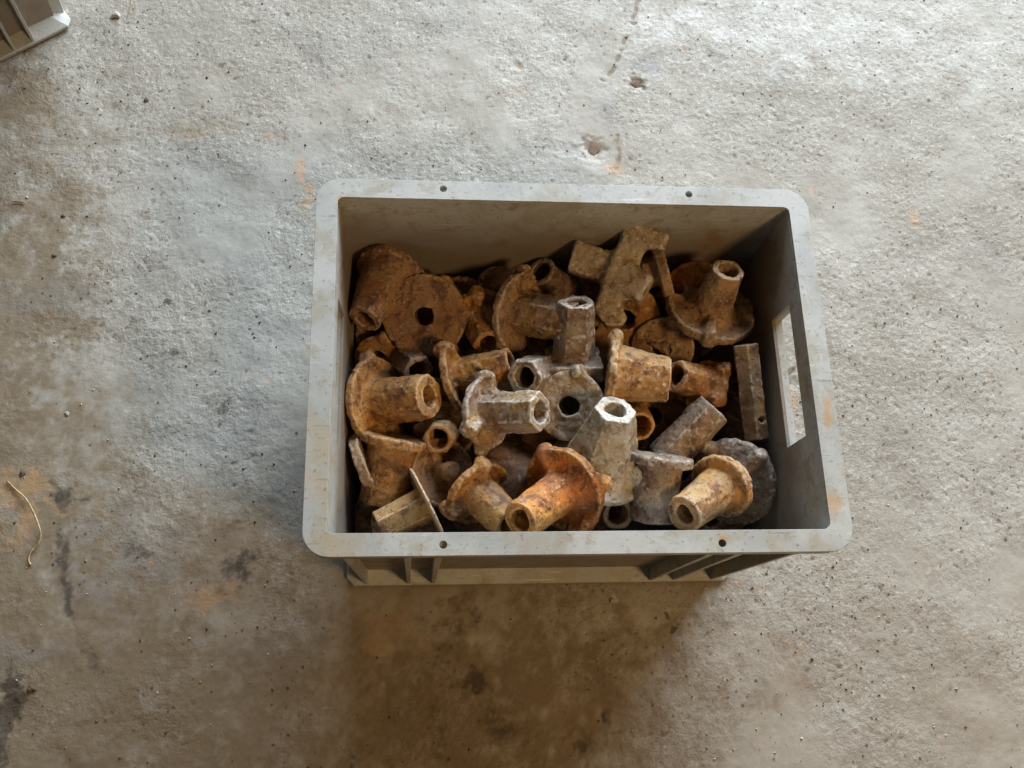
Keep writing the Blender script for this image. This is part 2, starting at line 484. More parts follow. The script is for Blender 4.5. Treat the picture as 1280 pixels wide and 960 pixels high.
def bm_hexa(bm, p):
    v = [bm.verts.new(q) for q in p]
    for f in ((0, 1, 2, 3), (7, 6, 5, 4), (0, 4, 5, 1), (1, 5, 6, 2), (2, 6, 7, 3), (3, 7, 4, 0)):
        bm.faces.new([v[i] for i in f])
    return bm

def to_mesh(bm, name, bevel=0.0, smooth=True):
    bmesh.ops.recalc_face_normals(bm, faces=bm.faces[:])
    me = bpy.data.meshes.new(name)
    bm.to_mesh(me)
    bm.free()
    if smooth:
        me.polygons.foreach_set('use_smooth', np.ones(len(me.polygons), bool))
    return me

def bevel(o, w, seg=2, angle=35):
    b = o.modifiers.new('bevel', 'BEVEL')
    b.width = w
    b.segments = seg
    b.limit_method = 'ANGLE'
    b.angle_limit = math.radians(angle)
    b.harden_normals = True
    return o

# half sizes of the inner face of the walls at height z
def inx(z): return 0.1675 + (0.1835 - 0.1675) * z / ZT
def iny(z): return 0.1185 + (0.1335 - 0.1185) * z / ZT
TH = 0.0026

def make_crate():
    root = empty('plastic_crate')
    # rim: flat band with four small holes, skirt turned down round its outer edge
    holes = []
    hp = [(554, 681), (903, 679), (554, 236), (861, 243)]
    for u, v in hp:
        p = at_z(u, v, ZT)
        holes.append([(p[0] + 0.0029 * math.cos(a), p[1] + 0.0029 * math.sin(a)) for a in [k * math.pi / 8 for k in range(16)]])
    outer = round_rect(0.200, 0.150, 0.019, 9)
    inner = round_rect(inx(ZT), iny(ZT), 0.005, 4)
    bm = bm_plate_with_holes([outer, inner] + holes, ZT - 0.0035, ZT)
    rim = link('rim', to_mesh(bm, 'rim'), M['plastic'], root)
    bevel(rim, 0.0011, 2)
    me = rim.data
    co = np.empty(len(me.vertices) * 3); me.vertices.foreach_get('co', co)
    # skirt
    bm = bmesh.new()
    o1 = round_rect(0.1994, 0.1494, 0.0186, 9)
    o2 = round_rect(0.1968, 0.1468, 0.0160, 9)
    n = len(o1)
    rings = []
    for lp, z in ((o1, ZT - 0.003), (o1, ZT - 0.013), (o2, ZT - 0.013), (o2, ZT - 0.003)):
        rings.append([bm.verts.new((x, y, z)) for x, y in lp])
    for a, b in ((0, 1), (1, 2), (2, 3), (3, 0)):
        for i in range(n):
            bm.faces.new((rings[a][i], rings[a][(i + 1) % n], rings[b][(i + 1) % n], rings[b][i]))
    link('skirt', to_mesh(bm, 'skirt'), M['plastic'], root)

    # walls: slabs leaning outwards; the short ones have a hand hole
    z0, z1 = 0.010, ZT - 0.0034
    def wall_slab(side, sgn, spans):
        """spans: list of (t0, t1, za, zb) pieces along the wall, t in -1..1 of the half length at that height"""
        bm = bmesh.new()
        for t0, t1, za, zb in spans:
            P = []
            for off in (0.0, TH):
                for (t, z) in ((t0, za), (t1, za), (t1, zb), (t0, zb)):
                    if side == 'x':
                        yy = t if abs(t) < 0.11 else math.copysign(iny(z) + TH, t)
                        P.append((sgn * (inx(z) + off), yy, z))
                    else:
                        P.append((math.copysign(inx(z), t), sgn * (iny(z) + off), z))
            bm_hexa(bm, P)
        bmesh.ops.remove_doubles(bm, verts=bm.verts[:], dist=1e-5)
        # drop the faces shared by two neighbouring pieces
        seen = {}
        for f in bm.faces:
            seen.setdefault(tuple(sorted(v.index for v in f.verts)), []).append(f)
        return bm
    YA, YB, ZA, ZB = HAND
    for sgn in (1, -1):
        bm = bmesh.new()
        ts = [-1, YA, YB, 1]
        zs = [z0, ZA, ZB, z1]
        vv = {}
        for off in (0, 1):
            for i, t in enumerate(ts):
                for k, z in enumerate(zs):
                    y = t if abs(t) < 0.5 else t * (iny(z) + 0.0006)
                    vv[off, i, k] = bm.verts.new((sgn * (inx(z) + off * TH), y, z))
        for i in range(3):
            for k in range(3):
                if (i, k) == (1, 1):
                    continue
                bm.faces.new([vv[0, a, b] for a, b in ((i, k), (i + 1, k), (i + 1, k + 1), (i, k + 1))])
                bm.faces.new([vv[1, a, b] for a, b in ((i, k), (i, k + 1), (i + 1, k + 1), (i + 1, k))])
        for (a, b) in (((1, 1), (2, 1)), ((2, 1), (2, 2)), ((2, 2), (1, 2)), ((1, 2), (1, 1))):
            bm.faces.new((vv[0, a[0], a[1]], vv[0, b[0], b[1]], vv[1, b[0], b[1]], vv[1, a[0], a[1]]))
        outer_l = [(i, 0) for i in range(4)] + [(3, k) for k in (1, 2, 3)] + [(i, 3) for i in (2, 1, 0)] + [(0, k) for k in (2, 1)]
        for a, b in zip(outer_l, outer_l[1:] + outer_l[:1]):
            bm.faces.new((vv[0, a[0], a[1]], vv[0, b[0], b[1]], vv[1, b[0], b[1]], vv[1, a[0], a[1]]))
        w = link('end_wall', to_mesh(bm, 'end_wall', smooth=False), M['plastic_wall'], root)
        # collar round the hand hole, on the outside
        bm = bmesh.new()
        D = 0.0085
        def fr(ya, yb, za, zb):
            P = []
            for off in (TH - 0.0002, D):
                for (y, z) in ((ya, za), (yb, za), (yb, zb), (ya, zb)):
                    P.append((sgn * (inx(z) + off), y, z))
            bm_hexa(bm, P)
        e = 0.0025
        fr(YA - e, YB + e, ZA - e, ZA); fr(YA - e, YB + e, ZB, ZB + e)
        fr(YA - e, YA, ZA, ZB); fr(YB, YB + e, ZA, ZB)
        link('handle_frame', to_mesh(bm, 'handle_frame', smooth=False), M['plastic'], w)
    for sgn in (1, -1):
        bm = bmesh.new()
        P = []
        for off in (0.0, TH):
            for (s, z) in ((-1, z0), (1, z0), (1, z1), (-1, z1)):
                P.append((s * (inx(z) + TH * 0.98), sgn * (iny(z) + off), z))
        bm_hexa(bm, P)
        link('side_wall', to_mesh(bm, 'side_wall', smooth=False), M['plastic_wall'], root)

    # base: floor plate and a sloping foot ledge with clipped corners
    def clip(hx, hy, c):
        return [(hx, -hy + c), (hx, hy - c), (hx - c, hy), (-hx + c, hy), (-hx, hy - c), (-hx, -hy + c), (-hx + c, -hy), (hx - c, -hy)]
    bm = bmesh.new()
    rings = []
    for lp, z in ((clip(0.1675, 0.1185, 0.004), 0.013), (clip(0.1705, 0.1215, 0.004), 0.013), (clip(0.1845, 0.1345, 0.0065), 0.0055),
                  (clip(0.1855, 0.1355, 0.007), 0.0045), (clip(0.1850, 0.1350, 0.007), 0.0008), (clip(0.181, 0.131, 0.007), 0.0008)):
        rings.append([bm.verts.new((x, y, z)) for x, y in lp])
    for a in range(len(rings) - 1):
        for i in range(8):
            bm.faces.new((rings[a][i], rings[a][(i + 1) % 8], rings[a + 1][(i + 1) % 8], rings[a + 1][i]))
    bm.faces.new(rings[0])
    bm.faces.new(list(reversed(rings[-1])))
    base = link('base', to_mesh(bm, 'base', smooth=False), M['plastic'], root)
    bevel(base, 0.0006, 2, 20)

    # ribs: thin fins between wall and ledge edge, from the skirt to the foot
    def rib(side, sgn, t, w_top, w_bot, lean=0.0):
        P = []
        zt, zb = ZT - 0.0045, 0.0052
        for z, w, tt in ((zb, w_bot, t), (zt, w_top, t + lean)):
            wx, wy = inx(z) + TH - 0.0004, iny(z) + TH - 0.0004
            d = 0.0150 if z == zb else 0.0100
            q0 = wx if side == 'x' else wy
            q1 = (0.1842 if side == 'x' else 0.1342) if z == zb else q0 + d
            for q, dt in ((q0, -w), (q1, -w), (q1, w), (q0, w)):
                P.append((sgn * q, tt + dt, z) if side == 'x' else (tt + dt, sgn * q, z))
        bm = bmesh.new()
        bm_hexa(bm, P)
        o = link('rib', to_mesh(bm, 'rib', smooth=False), M['plastic'], root)
        bevel(o, 0.0005, 1)
    for sgn in (1, -1):
        for t in (-0.1270, -0.1040, 0.1060, 0.1290):
            rib('y', sgn, t, 0.0030, 0.0018)
        for t in (-0.088, -0.066, 0.066, 0.088):
            rib('x', sgn, t, 0.0026, 0.0016)
        for sx in (1, -1):
            rib('y', sgn, sx * 0.1665, 0.0022, 0.0016, sx * 0.008)
    return root

HAND = (-0.0560, 0.0560, 0.2035, 0.2385)

def copy_tree(o, parent=None):
    c = o.copy()
    COL.objects.link(c)
    if parent is not None:
        c.parent = parent
    for ch in list(o.children):
        copy_tree(ch, c)
    return c

crate = make_crate()
tag(crate, 'grey plastic crate full of rusty castings, standing on the concrete', 'crate', 'grey plastic crates')
crate2 = copy_tree(crate)
crate2.rotation_euler = (0, 0, math.radians(-54))
crate2.location = (-0.722, 0.560, 0)
tag(crate2, 'corner of a second grey plastic crate at the upper left edge of the photo', 'crate', 'grey plastic crates')

# rust stains on the rim of the full crate only: its own mesh, cut finer
rim = [c for c in crate.children if c.name.startswith('rim')][0]
rim.data = rim.data.copy()
bm = bmesh.new(); bm.from_mesh(rim.data)
bmesh.ops.triangulate(bm, faces=bm.faces[:])
long_e = [e for e in bm.edges if e.calc_length() > 0.012]
for _ in range(4):
    long_e = [e for e in bm.edges if e.calc_length() > 0.009]
    if not long_e: break
    bmesh.ops.subdivide_edges(bm, edges=long_e, cuts=1)
    bmesh.ops.triangulate(bm, faces=bm.faces[:])
bm.to_mesh(rim.data); bm.free()
me = rim.data
a = me.attributes.new('rust_stain', 'FLOAT', 'POINT')
co = np.empty(len(me.vertices) * 3, np.float32); me.vertices.foreach_get('co', co); co = co.reshape(-1, 3)
val = np.zeros(len(co), np.float32)
for u, v, r, s in ((1037, 505, 9, .9), (1035, 520, 9, .8), (1046, 563, 9, 1), (1044, 625, 15, .85), (1041, 640, 12, .7), (1020, 430, 8, .5), (905, 672, 7, .8),
                   (700, 237, 5, .9), (905, 238, 12, .6), (1005, 320, 12, .5), (860, 670, 10, .4), (760, 672, 10, .4), (905, 240, 10, .5), (426, 247, 8, .8), (500, 685, 14, .3)):
    p = at_z(u, v, ZT)
    d = np.hypot(co[:, 0] - p[0], co[:, 1] - p[1]) / (r * 0.00056)
    val = np.maximum(val, s * np.clip(1.5 - d, 0, 1))
a.data.foreach_set('value', val)

# ------------------------------------------------------------------ the castings
# each is modelled as a distance field in millimetres (hub along +z, plate round z = 0), meshed by surface nets
def smin(a, b, k):
    h = np.clip(0.5 + 0.5 * (b - a) / k, 0, 1)
    return b + (a - b) * h - k * h * (1 - h)

def smax(a, b, k):
    return -smin(-a, -b, k)

def noise3(rs, shape, cells):
    g = rs.uniform(-1, 1, tuple(c + 2 for c in cells))
    A = [upsample_matrix(n, c) for n, c in zip(shape, cells)]
    g = np.tensordot(A[0], g, (1, 0))
    g = np.tensordot(A[1], g, (1, 1)).transpose(1, 0, 2)
    g = np.tensordot(g, A[2], (2, 1))
    return g

def surface_nets(V, org, h):
    nx, ny, nz = V.shape
    ins = V < 0
    acc = np.zeros((nx - 1, ny - 1, nz - 1, 3))
    cnt = np.zeros((nx - 1, ny - 1, nz - 1))
    c = lambda dx, dy, dz: V[dx:nx - 1 + dx, dy:ny - 1 + dy, dz:nz - 1 + dz]
    for ax in range(3):
        for p in ((0, 0), (0, 1), (1, 0), (1, 1)):
            d0 = list(p); d0.insert(ax, 0)
            d1 = list(p); d1.insert(ax, 1)
            a, b = c(*d0), c(*d1)
            m = (a < 0) != (b < 0)
            t = np.where(m, a / np.where(m, a - b, 1), 0)
            cnt += m
            for k in range(3):
                acc[..., k] += m * (d0[k] + (t if k == ax else 0))
    act = cnt > 0
    idx = -np.ones(act.shape, np.int64)
    idx[act] = np.arange(act.sum())
    I = np.argwhere(act)
    P = org + h * (I + acc[act] / cnt[act][:, None])
    Q = []
    for ax in range(3):
        o1, o2 = [(1, 2), (2, 0), (0, 1)][ax]
        sl0 = [slice(1, -1)] * 3; sl1 = [slice(1, -1)] * 3
        sl0[ax] = slice(0, -1); sl1[ax] = slice(1, None)
        a, b = ins[tuple(sl0)], ins[tuple(sl1)]
        for m, flip in ((a & ~b, False), (~a & b, True)):
            e = np.argwhere(m)
            if len(e) == 0: continue
            e = e + 1
            e[:, ax] -= 1
            def cell(s1, s2):
                q = e.copy()
                q[:, o1] -= s1
                q[:, o2] -= s2
                return idx[q[:, 0], q[:, 1], q[:, 2]]
            f = np.stack([cell(1, 1), cell(0, 1), cell(0, 0), cell(1, 0)], 1)
            if flip: f = f[:, ::-1]
            Q.append(f)
    return P, np.concatenate(Q), I

HEXN = [(math.cos(math.radians(a)), math.sin(math.radians(a))) for a in (30, 90, 150)]

def casting_mesh(spec, seed):
    """returns list of (part name, mesh)"""
    rs = np.random.RandomState(seed)
    h = spec.get('vox', 1.1)
    R = spec.get('R', 35.0); L = spec.get('L', 50.0); T = spec.get('T', 7.0)
    ext = max(R, spec.get('r0', 15), spec.get('collar', (0, 0, 0))[0]) + (9 if spec.get('lugs') else 3) + 2
    zlo, zhi = -T / 2 - 6, L + 5
    if spec.get('lugs'): zhi = max(zhi, 26)
    if spec.get('dish', 0) < 0: zlo += spec['dish']
    xs = np.arange(-ext, ext + h, h); zs = np.arange(zlo, zhi + h, h)
    X, Y, Z = np.meshgrid(xs, xs, zs, indexing='ij')
    rad = np.hypot(X, Y)
    shape = X.shape
    lo = noise3(rs, shape, tuple(max(2, int(n * h / 17)) for n in shape))
    mid = noise3(rs, shape, tuple(max(2, int(n * h / 6)) for n in shape))
    hi = noise3(rs, shape, tuple(max(2, int(n * h / 2.9)) for n in shape))
    parts = []
    # hub
    r0, r1 = spec.get('r0', 17.0), spec.get('r1', 13.0)
    hexy = spec.get('hex', 0.7)
    rz = r0 + (r1 - r0) * np.clip(Z / max(L, 1), 0, 1) ** spec.get('pw', 0.8)
    hx = np.max(np.stack([np.abs(X * a + Y * b) for a, b in HEXN]), 0)
    met = rad * (1 - hexy) + hx * 1.04 * hexy
    slope = math.cos(math.atan2(abs(r0 - r1), L))
    hub = smax((met - rz) * slope, np.abs(Z - L / 2 + 0.5) - L / 2 - 0.5, spec.get('kend', 1.3))
    parts.append(('hub', hub))
    body = hub
    if spec.get('collar'):
        cr, cz, ct = spec['collar']
        col = smax(rad - cr - 0.8 * lo, np.abs(Z - cz) - ct / 2, 2.5)
        parts.append(('collar', col))
        body = smin(body, col, 2.5)
    if R > 0:
        ang = np.arctan2(Y, X)
        rp = R * (1 + spec.get('wob', 0.03) * lo)
        m = rad
        if spec.get('square'):
            s = R
            m = smax(np.abs(X), np.abs(Y), 4.0) * 1.0
            rp = s
        zc = spec.get('dish', 0.0) * (rad / R) ** 2
        pl = smax(m - rp, np.abs(Z - zc) - T / 2, 2.4)
        for (ca, cr, cw) in spec.get('notches', ()):
            nxp, nyp = math.cos(ca) * cr, math.sin(ca) * cr
            pl = smax(pl, cw - np.hypot(X - nxp, Y - nyp), 2.0)
        if spec.get('cut') is not None:
            ca, cd = spec['cut']
            pl = smax(pl, X * math.cos(ca) + Y * math.sin(ca) - cd, 2.0)
        parts.append(('plate', pl))
        body = smin(body, pl, spec.get('kf', 5.0))
        for (la, kind) in spec.get('lugs', ()):
            c, s = math.cos(la), math.sin(la)
            U = X * c + Y * s; W = -X * s + Y * c
            if kind == 'wing':
                # ridge rising from the plate: thick web running out from the hub, ending in a round knob past the edge
                a0, a1 = r0 * 0.6, R - 1.0
                t = np.clip((U - a0) / (a1 - a0), 0, 1)
                zt = 11 - 4.0 * t
                web = np.sqrt((U - (a0 + t * (a1 - a0))) ** 2 + (W * 0.9) ** 2 + ((Z - zt * 0.45) * 0.62) ** 2) - (5.0 + 0.8 * t)
                lug = web
            elif kind == 'claw':
                a1 = R - 2
                t = np.clip(W / 16 + 0.5, 0, 1)
                lug = np.sqrt((U - a1 + (t - 0.5) ** 2 * 12) ** 2 + (W - (t - 0.5) * 16) ** 2 + ((Z - 5) * 0.55) ** 2) - 5.6
            else:  # nub
                lug = np.sqrt(((U - R + 0.5) * 0.8) ** 2 + (W * 0.85) ** 2 + (Z * 0.9) ** 2) - 5.9
            parts.append(('lug', lug))
            body = smin(body, lug, 3.5)
    for q in spec.get('extra', ()):      # rounded bars: (part, p0, p1, half width, half depth)
        nm, p0, p1, hw, hd = q
        p0 = np.array(p0, float); p1 = np.array(p1, float)
        d = p1 - p0; ln = np.linalg.norm(d); d /= ln
        up = np.array([0, 0, 1.0])
        if abs(d[2]) > 0.9: up = np.array([0, 1.0, 0])
        w = np.cross(up, d); w /= np.linalg.norm(w); up = np.cross(d, w)
        cc = (p0 + p1) / 2
        a = np.abs((X - cc[0]) * d[0] + (Y - cc[1]) * d[1] + (Z - cc[2]) * d[2]) - ln / 2
        b = np.abs((X - cc[0]) * w[0] + (Y - cc[1]) * w[1] + (Z - cc[2]) * w[2]) - hw
        e = np.abs((X - cc[0]) * up[0] + (Y - cc[1]) * up[1] + (Z - cc[2]) * up[2]) - hd
        bar = smax(smax(a, b, 4.0), e, 4.0)
        parts.append((nm, bar))
        body = smin(body, bar, spec.get('kx', 5.0)) if not spec.get('nohub') or len(parts) > 2 else bar
    if spec.get('nohub'):
        parts = [p for p in parts if p[0] != 'hub']
    rh = spec.get('hole', 8.0)
    if rh > 0:
        zh = spec.get('hole_z', None)
        cyl = rad - rh - 0.35 * mid
        if spec.get('tread'):
            cyl = cyl - 0.5 * np.sin(Z * 1.3 + np.arctan2(Y, X))
        if zh is not None: cyl = np.maximum(cyl, zh - Z)
        body = smax(body, -cyl, 1.6)
    for (p, ax, r) in spec.get('bores', ()):
        d = np.array(ax, float); d /= np.linalg.norm(d)
        qx, qy, qz = X - p[0], Y - p[1], Z - p[2]
        al = qx * d[0] + qy * d[1] + qz * d[2]
        body = smax(body, r - np.sqrt(np.maximum(qx ** 2 + qy ** 2 + qz ** 2 - al ** 2, 0)), 1.0)
    am = spec.get('rough', 1.5)
    pits = np.clip(hi * 1.0 - 0.45, 0, 1)
    body = body + am * (0.42 * lo + 0.30 * mid + 0.30 * hi + 1.0 * pits)
    body = np.pad(body[1:-1, 1:-1, 1:-1], 1, constant_values=5.0)
    P, Q, I = surface_nets(body, np.array([xs[0], xs[0], zs[0]]), h)
    # convexity of the surface, for worn edges
    lap = np.zeros(shape)
    s = 2
    b = body
    core = b[s:-s, s:-s, s:-s]
    l = (b[2 * s:, s:-s, s:-s] + b[:-2 * s, s:-s, s:-s] + b[s:-s, 2 * s:, s:-s] + b[s:-s, :-2 * s, s:-s] + b[s:-s, s:-s, 2 * s:] + b[s:-s, s:-s, :-2 * s] - 6 * core)
    lap[s:-s, s:-s, s:-s] = l
    edge = np.clip(lap[I[:, 0], I[:, 1], I[:, 2]] / (3.0 * (h / 1.25)), -1.5, 1.5)
    # which part each face belongs to
    st = np.stack([p[1] for p in parts])
    lab = st.argmin(0)
    fl = lab[I[Q[:, 0], 0], I[Q[:, 0], 1], I[Q[:, 0], 2]]
    # vertex normals of the whole body
    fn = np.cross(P[Q[:, 2]] - P[Q[:, 0]], P[Q[:, 3]] - P[Q[:, 1]])
    vn = np.zeros_like(P)
    for k in range(4):
        np.add.at(vn, Q[:, k], fn)
    vn /= np.linalg.norm(vn, axis=1)[:, None] + 1e-12
    out = []
    for k, (nm, _) in enumerate(parts):
        sel = Q[fl == k]
        if len(sel) < 30: continue
        used, inv = np.unique(sel, return_inverse=True)
        me = mesh_from(P[used] * 0.001, inv.reshape(-1, 4), nm)
        at = me.attributes.new('edge', 'FLOAT', 'POINT')
        at.data.foreach_set('value', edge[used].astype(np.float32))
        me.normals_split_custom_set_from_vertices(vn[used].tolist())
        out.append((nm, me))
    return out

CX, CY, CZ = RM[:, 0], RM[:, 1], RM[:, 2]      # camera right, up, towards camera

def keep_inside(root, w):
    """push a casting off the crate's walls where it would stick into them"""
    g = 0.0008
    sx = min(0, (inx(w[:, 2]) - g - w[:, 0]).min()) + max(0, (-inx(w[:, 2]) + g - w[:, 0]).max())
    sy = min(0, (iny(w[:, 2]) - g - w[:, 1]).min()) + max(0, (-iny(w[:, 2]) + g - w[:, 1]).max())
    sz = max(0, (0.014 - w[:, 2]).max())
    root.location = Vector(root.location) + Vector((float(sx), float(sy), float(sz)))

def place(kind, p0, p1, z, mat, label, sgn=1, seed=1, lugs=(), notches=(), cut=None, name='flanged_nut', cat='casting', cam_up=None, group='rusty castings heaped in the crate', **over):
    """p0: photo point of the plate centre, p1: of the far end of the hub, z: height of the plate centre,
    sgn: hub comes towards (+1) or goes away from (-1) the viewer; lug directions are given in view axes"""
    spec = dict(KINDS[kind]); spec.update(over)
    P0 = at_z(*p0, z)
    d0 = -(RM.T @ (P0 - CL))[2]
    L = spec.get('L', 50) * 0.001
    lat = ((p1[0] - p0[0]) * CX - (p1[1] - p0[1]) * CY) * d0 / F_PX
    m = np.linalg.norm(lat)
    if m > L * 0.98: lat = lat * (L * 0.98 / m); m = L * 0.98
    V = (CL - P0) / np.linalg.norm(CL - P0)
    ax = lat + sgn * V * math.sqrt(max(L * L - m * m, 0))
    ax /= np.linalg.norm(ax)
    ref = CX if abs(ax @ CX) < 0.8 else CY
    if cam_up is not None: ref = np.array(cam_up[0] * CX + cam_up[1] * CY + cam_up[2] * CZ)
    x = ref - ax * (ref @ ax); x /= np.linalg.norm(x)
    y = np.cross(ax, x)
    rs = np.random.RandomState(seed)
    def ang(v):
        w = v[0] * CX + v[1] * CY + (v[2] if len(v) > 2 else 0) * CZ
        return math.atan2(w @ y, w @ x)
    if lugs: spec['lugs'] = [(ang(v), k) for v, k in lugs]
    if notches: spec['notches'] = [(ang(v), r, w) for v, r, w in notches]
    if cut: spec['cut'] = (ang(cut[0]), cut[1])
    root = empty(name, P0)
    root.rotation_euler = Matrix((x, y, ax)).transposed().to_euler()
    tag(root, label, cat, group)
    pts = []
    RW = np.stack([x, y, ax], 1)
    for nm, me in casting_mesh(spec, seed):
        link(nm, me, M[mat], root)
        co = np.empty(len(me.vertices) * 3, np.float32)
        me.vertices.foreach_get('co', co)
        pts.append(co.reshape(-1, 3)[::7])
    keep_inside(root, np.concatenate(pts) @ RW.T + P0)
    return root

KINDS = {
    'wing': dict(R=34, T=7, r0=19, r1=13.5, L=52, hole=8.2, hex=0.75, kf=6, dish=2.0),
    'sleeve': dict(R=27, T=7, r0=20, r1=19, L=52, hole=9, hex=0.1, kf=3, pw=1.0),
    'rod': dict(R=0, r0=14, r1=13, L=56, hole=8, hex=0.9),
    'cone': dict(R=34, T=7, r0=27, r1=15, L=58, hole=8.5, hex=0.85, kf=5, pw=0.9),
    'disc': dict(R=35, T=8, r0=15, r1=13, L=40, hole=8, hex=0.5, kf=4, wob=0.025),
    'square': dict(R=22, T=12, r0=15.5, r1=13, L=56, hole=8.2, hex=0.6, kf=4, square=True),
    'thin': dict(R=33, T=2.6, r0=14.5, r1=12.5, L=46, hole=7.5, hex=0.9, kf=2.5, wob=0.01, rough=0.6),
}
W, N, C = 'wing', 'nub', 'claw'
exec_list = []
def P(*a, **k):
    place(*a, seed=len(exec_list) + 11, **k)
    exec_list.append(1)

# --- back left
P('cone', (489, 326), (456, 380), .168, 'brown', 'dark brown conical casting in the back left corner, mouth pointing down left', R=31, r0=27, r1=14, L=56, hex=.25, kf=8, lugs=(((.9, -.2, .3), N),))
P('disc', (531, 395), (536, 392), .172, 'brown', 'round brown disc lying face up with a central hole, near the left wall', sgn=-1, R=36, lugs=(((1, .05), N), ((-.35, -1), N)))
P('disc', (551, 358), (560, 340), .150, 'ochre', 'small ochre casting peeping out behind the big round brown disc', sgn=-1, R=22, lugs=(((.2, 1), N),))
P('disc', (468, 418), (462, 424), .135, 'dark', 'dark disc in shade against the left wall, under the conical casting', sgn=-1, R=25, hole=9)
P('wing', (624, 346), (650, 330), .150, 'brown', 'brown casting lying low against the back wall, left of the centre', sgn=1, R=24, L=38, r0=15, r1=11, hole=7)
P('wing', (597, 392), (612, 430), .156, 'ochre', 'knobbly brown casting wedged right of the big round brown disc', sgn=1, R=27, L=40, lugs=(((-.2, 1), W), ((.9, .5), W)))
P('wing', (646, 390), (700, 400), .172, 'tan', 'tan casting with its spotted plate on edge, left of the upright square footed tube', sgn=0.55, R=35, L=60, r0=19, r1=16, lugs=(((-.5, -1, .2), N), ((.3, 1, .2), N)))
P('square', (717, 455), (720, 380), .178, 'grey', 'upright grey brown tube on a square foot, in the middle of the heap', name='square_footed_nut', sgn=1, cam_up=(1, .1, 0), L=57, T=14, r0=18, r1=14.5, R=23, collar=(16.5, 30, 6))
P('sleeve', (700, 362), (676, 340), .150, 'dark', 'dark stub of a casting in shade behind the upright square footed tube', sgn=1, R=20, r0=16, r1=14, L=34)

# the hooked bracket is laid out in view axes: x right, y up, z towards the viewer
def bracket():
    c = at_z(772, 345, .195)
    root = empty('hooked_bracket', c)
    root.rotation_euler = Matrix((CX, CY, CZ)).transposed().to_euler()
    tag(root, 'grey tan hooked bracket with two square arms, highest in the heap at the back', 'bracket', 'rusty castings heaped in the crate')
    k = 0.66
    def q(u, v, z=0): return ((u - 772) * k, -(v - 345) * k, z + 20)
    spec = dict(R=0, L=42, r0=1, r1=1, hole=0, nohub=True, vox=1.25, rough=1.1)
    spec['extra'] = [('bar', q(797, 286, 5), q(757, 392, -2), 11.5, 10),
                     ('arm', q(793, 290, 5), q(834, 307, 8), 8.0, 9.5),
                     ('arm', q(766, 342, 3), q(808, 366, 12), 12.0, 10),
                     ('foot', q(750, 384, -3), q(776, 410, -3), 9, 8),
                     ('boss', q(778, 338, -6), q(712, 319, -8), 13.5, 13)]
    spec['kx'] = 9.0
    spec['rough'] = 1.4
    spec['r0'] = 40
    for nm, me in casting_mesh(spec, 77):
        o = link(nm, me, M['drab'], root)
        o.location = (0, 0, -0.02)
bracket()
P('thin', (827, 332), (806, 338), .198, 'tan', 'flat plate standing on edge beside the hooked bracket', R=24, T=9, sgn=-.3, L=16, name='edge_plate', r0=12, r1=12, rough=1.1)
P('wing', (782, 398), (790, 382), .155, 'ochre', 'dark holed disc with a bright lower edge, just under the hooked bracket', sgn=-1, R=31, hole=9, L=40)
P('disc', (866, 322), (866, 314), .168, 'orange', 'flat orange brown plate leaning on the back wall in the right corner', sgn=-.5, R=30, L=30, T=5)
P('wing', (893, 391), (914, 343), .180, 'tan', 'large tan brown casting with an upright round mouth in the back right corner', sgn=1, R=39, L=50, r0=21, r1=13.5, hex=.2, T=9, kf=10, pw=.6, lugs=(((-.25, -1, 0), W), ((.9, .45), N)), notches=(((-.8, .9), 38, 9),), hole=9)
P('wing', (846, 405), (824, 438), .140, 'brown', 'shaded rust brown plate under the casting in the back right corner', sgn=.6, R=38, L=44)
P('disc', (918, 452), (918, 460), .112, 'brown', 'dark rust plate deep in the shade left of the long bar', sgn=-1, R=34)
# --- middle band
P('wing', (566, 473), (632, 455), .166, 'ochre', 'bright ochre casting with a raised lug, left of centre', sgn=.5, R=30, L=54, r0=16, r1=12.5, lugs=(((-.1, 1, .5), W), ((-.3, -1, .2), N)), hole=8, dish=4)
P('wing', (465, 503), (521, 497), .160, 'ochre', 'big ochre casting against the left wall, round mouth pointing right', sgn=.6, R=38, L=56, r0=20, r1=18, hex=.3, hole=8.5, lugs=(((0, 1, .2), N), ((.2, -1, .4), W)))
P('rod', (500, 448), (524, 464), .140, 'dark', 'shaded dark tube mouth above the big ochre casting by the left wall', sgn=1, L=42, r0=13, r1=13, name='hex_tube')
P('rod', (682, 462), (656, 472), .166, 'grey', 'grey brown hexagonal tube mouth facing up, below the square footed tube', sgn=1, L=50, r0=14.8, r1=14.8, hex=.9, name='hex_tube', hole=8.2)
P('wing', (606, 516), (664, 515), .180, 'mottled', 'mottled grey and rust casting with a pale hexagonal tube pointing right, centre left', sgn=.7, R=30, L=56, r0=17, r1=15, hex=1, lugs=(((-.9, -.5, .5), W), ((.1, 1, .2), W), ((.1, -1, .3), N)), hole=9)
P('disc', (712, 507), (719, 503), .187, 'drab', 'tan grey disc lying face up with an off centre hole, right of the mottled casting', sgn=-1, R=29, hole=8.5, lugs=(((.25, 1), N),), T=6)
P('cone', (764, 466), (832, 474), .190, 'cream', 'cream coloured cone with rusty rims lying on its side, right of centre', sgn=.15, R=31, T=7, L=48, r0=24, r1=18, hex=.5, hole=13, pw=1, lugs=(((-.1, 1, .3), N),))
P('cone', (750, 575), (769, 513), .180, 'pale', 'pale grey hexagonal cone standing up, palest casting of all, in front of centre', sgn=1, R=42, L=56, r0=30, r1=15.5, hex=.8, T=6, lugs=(((.75, -.75, .1), W),), pw=1, dish=-9, kf=6, hole=8.2)
P('sleeve', (790, 512), (799, 532), .150, 'orange', 'rust orange ring mouth half hidden behind the pale cone', sgn=1, R=0, L=40, r0=13, r1=13, hole=9.5, name='ring_mouth_tube')
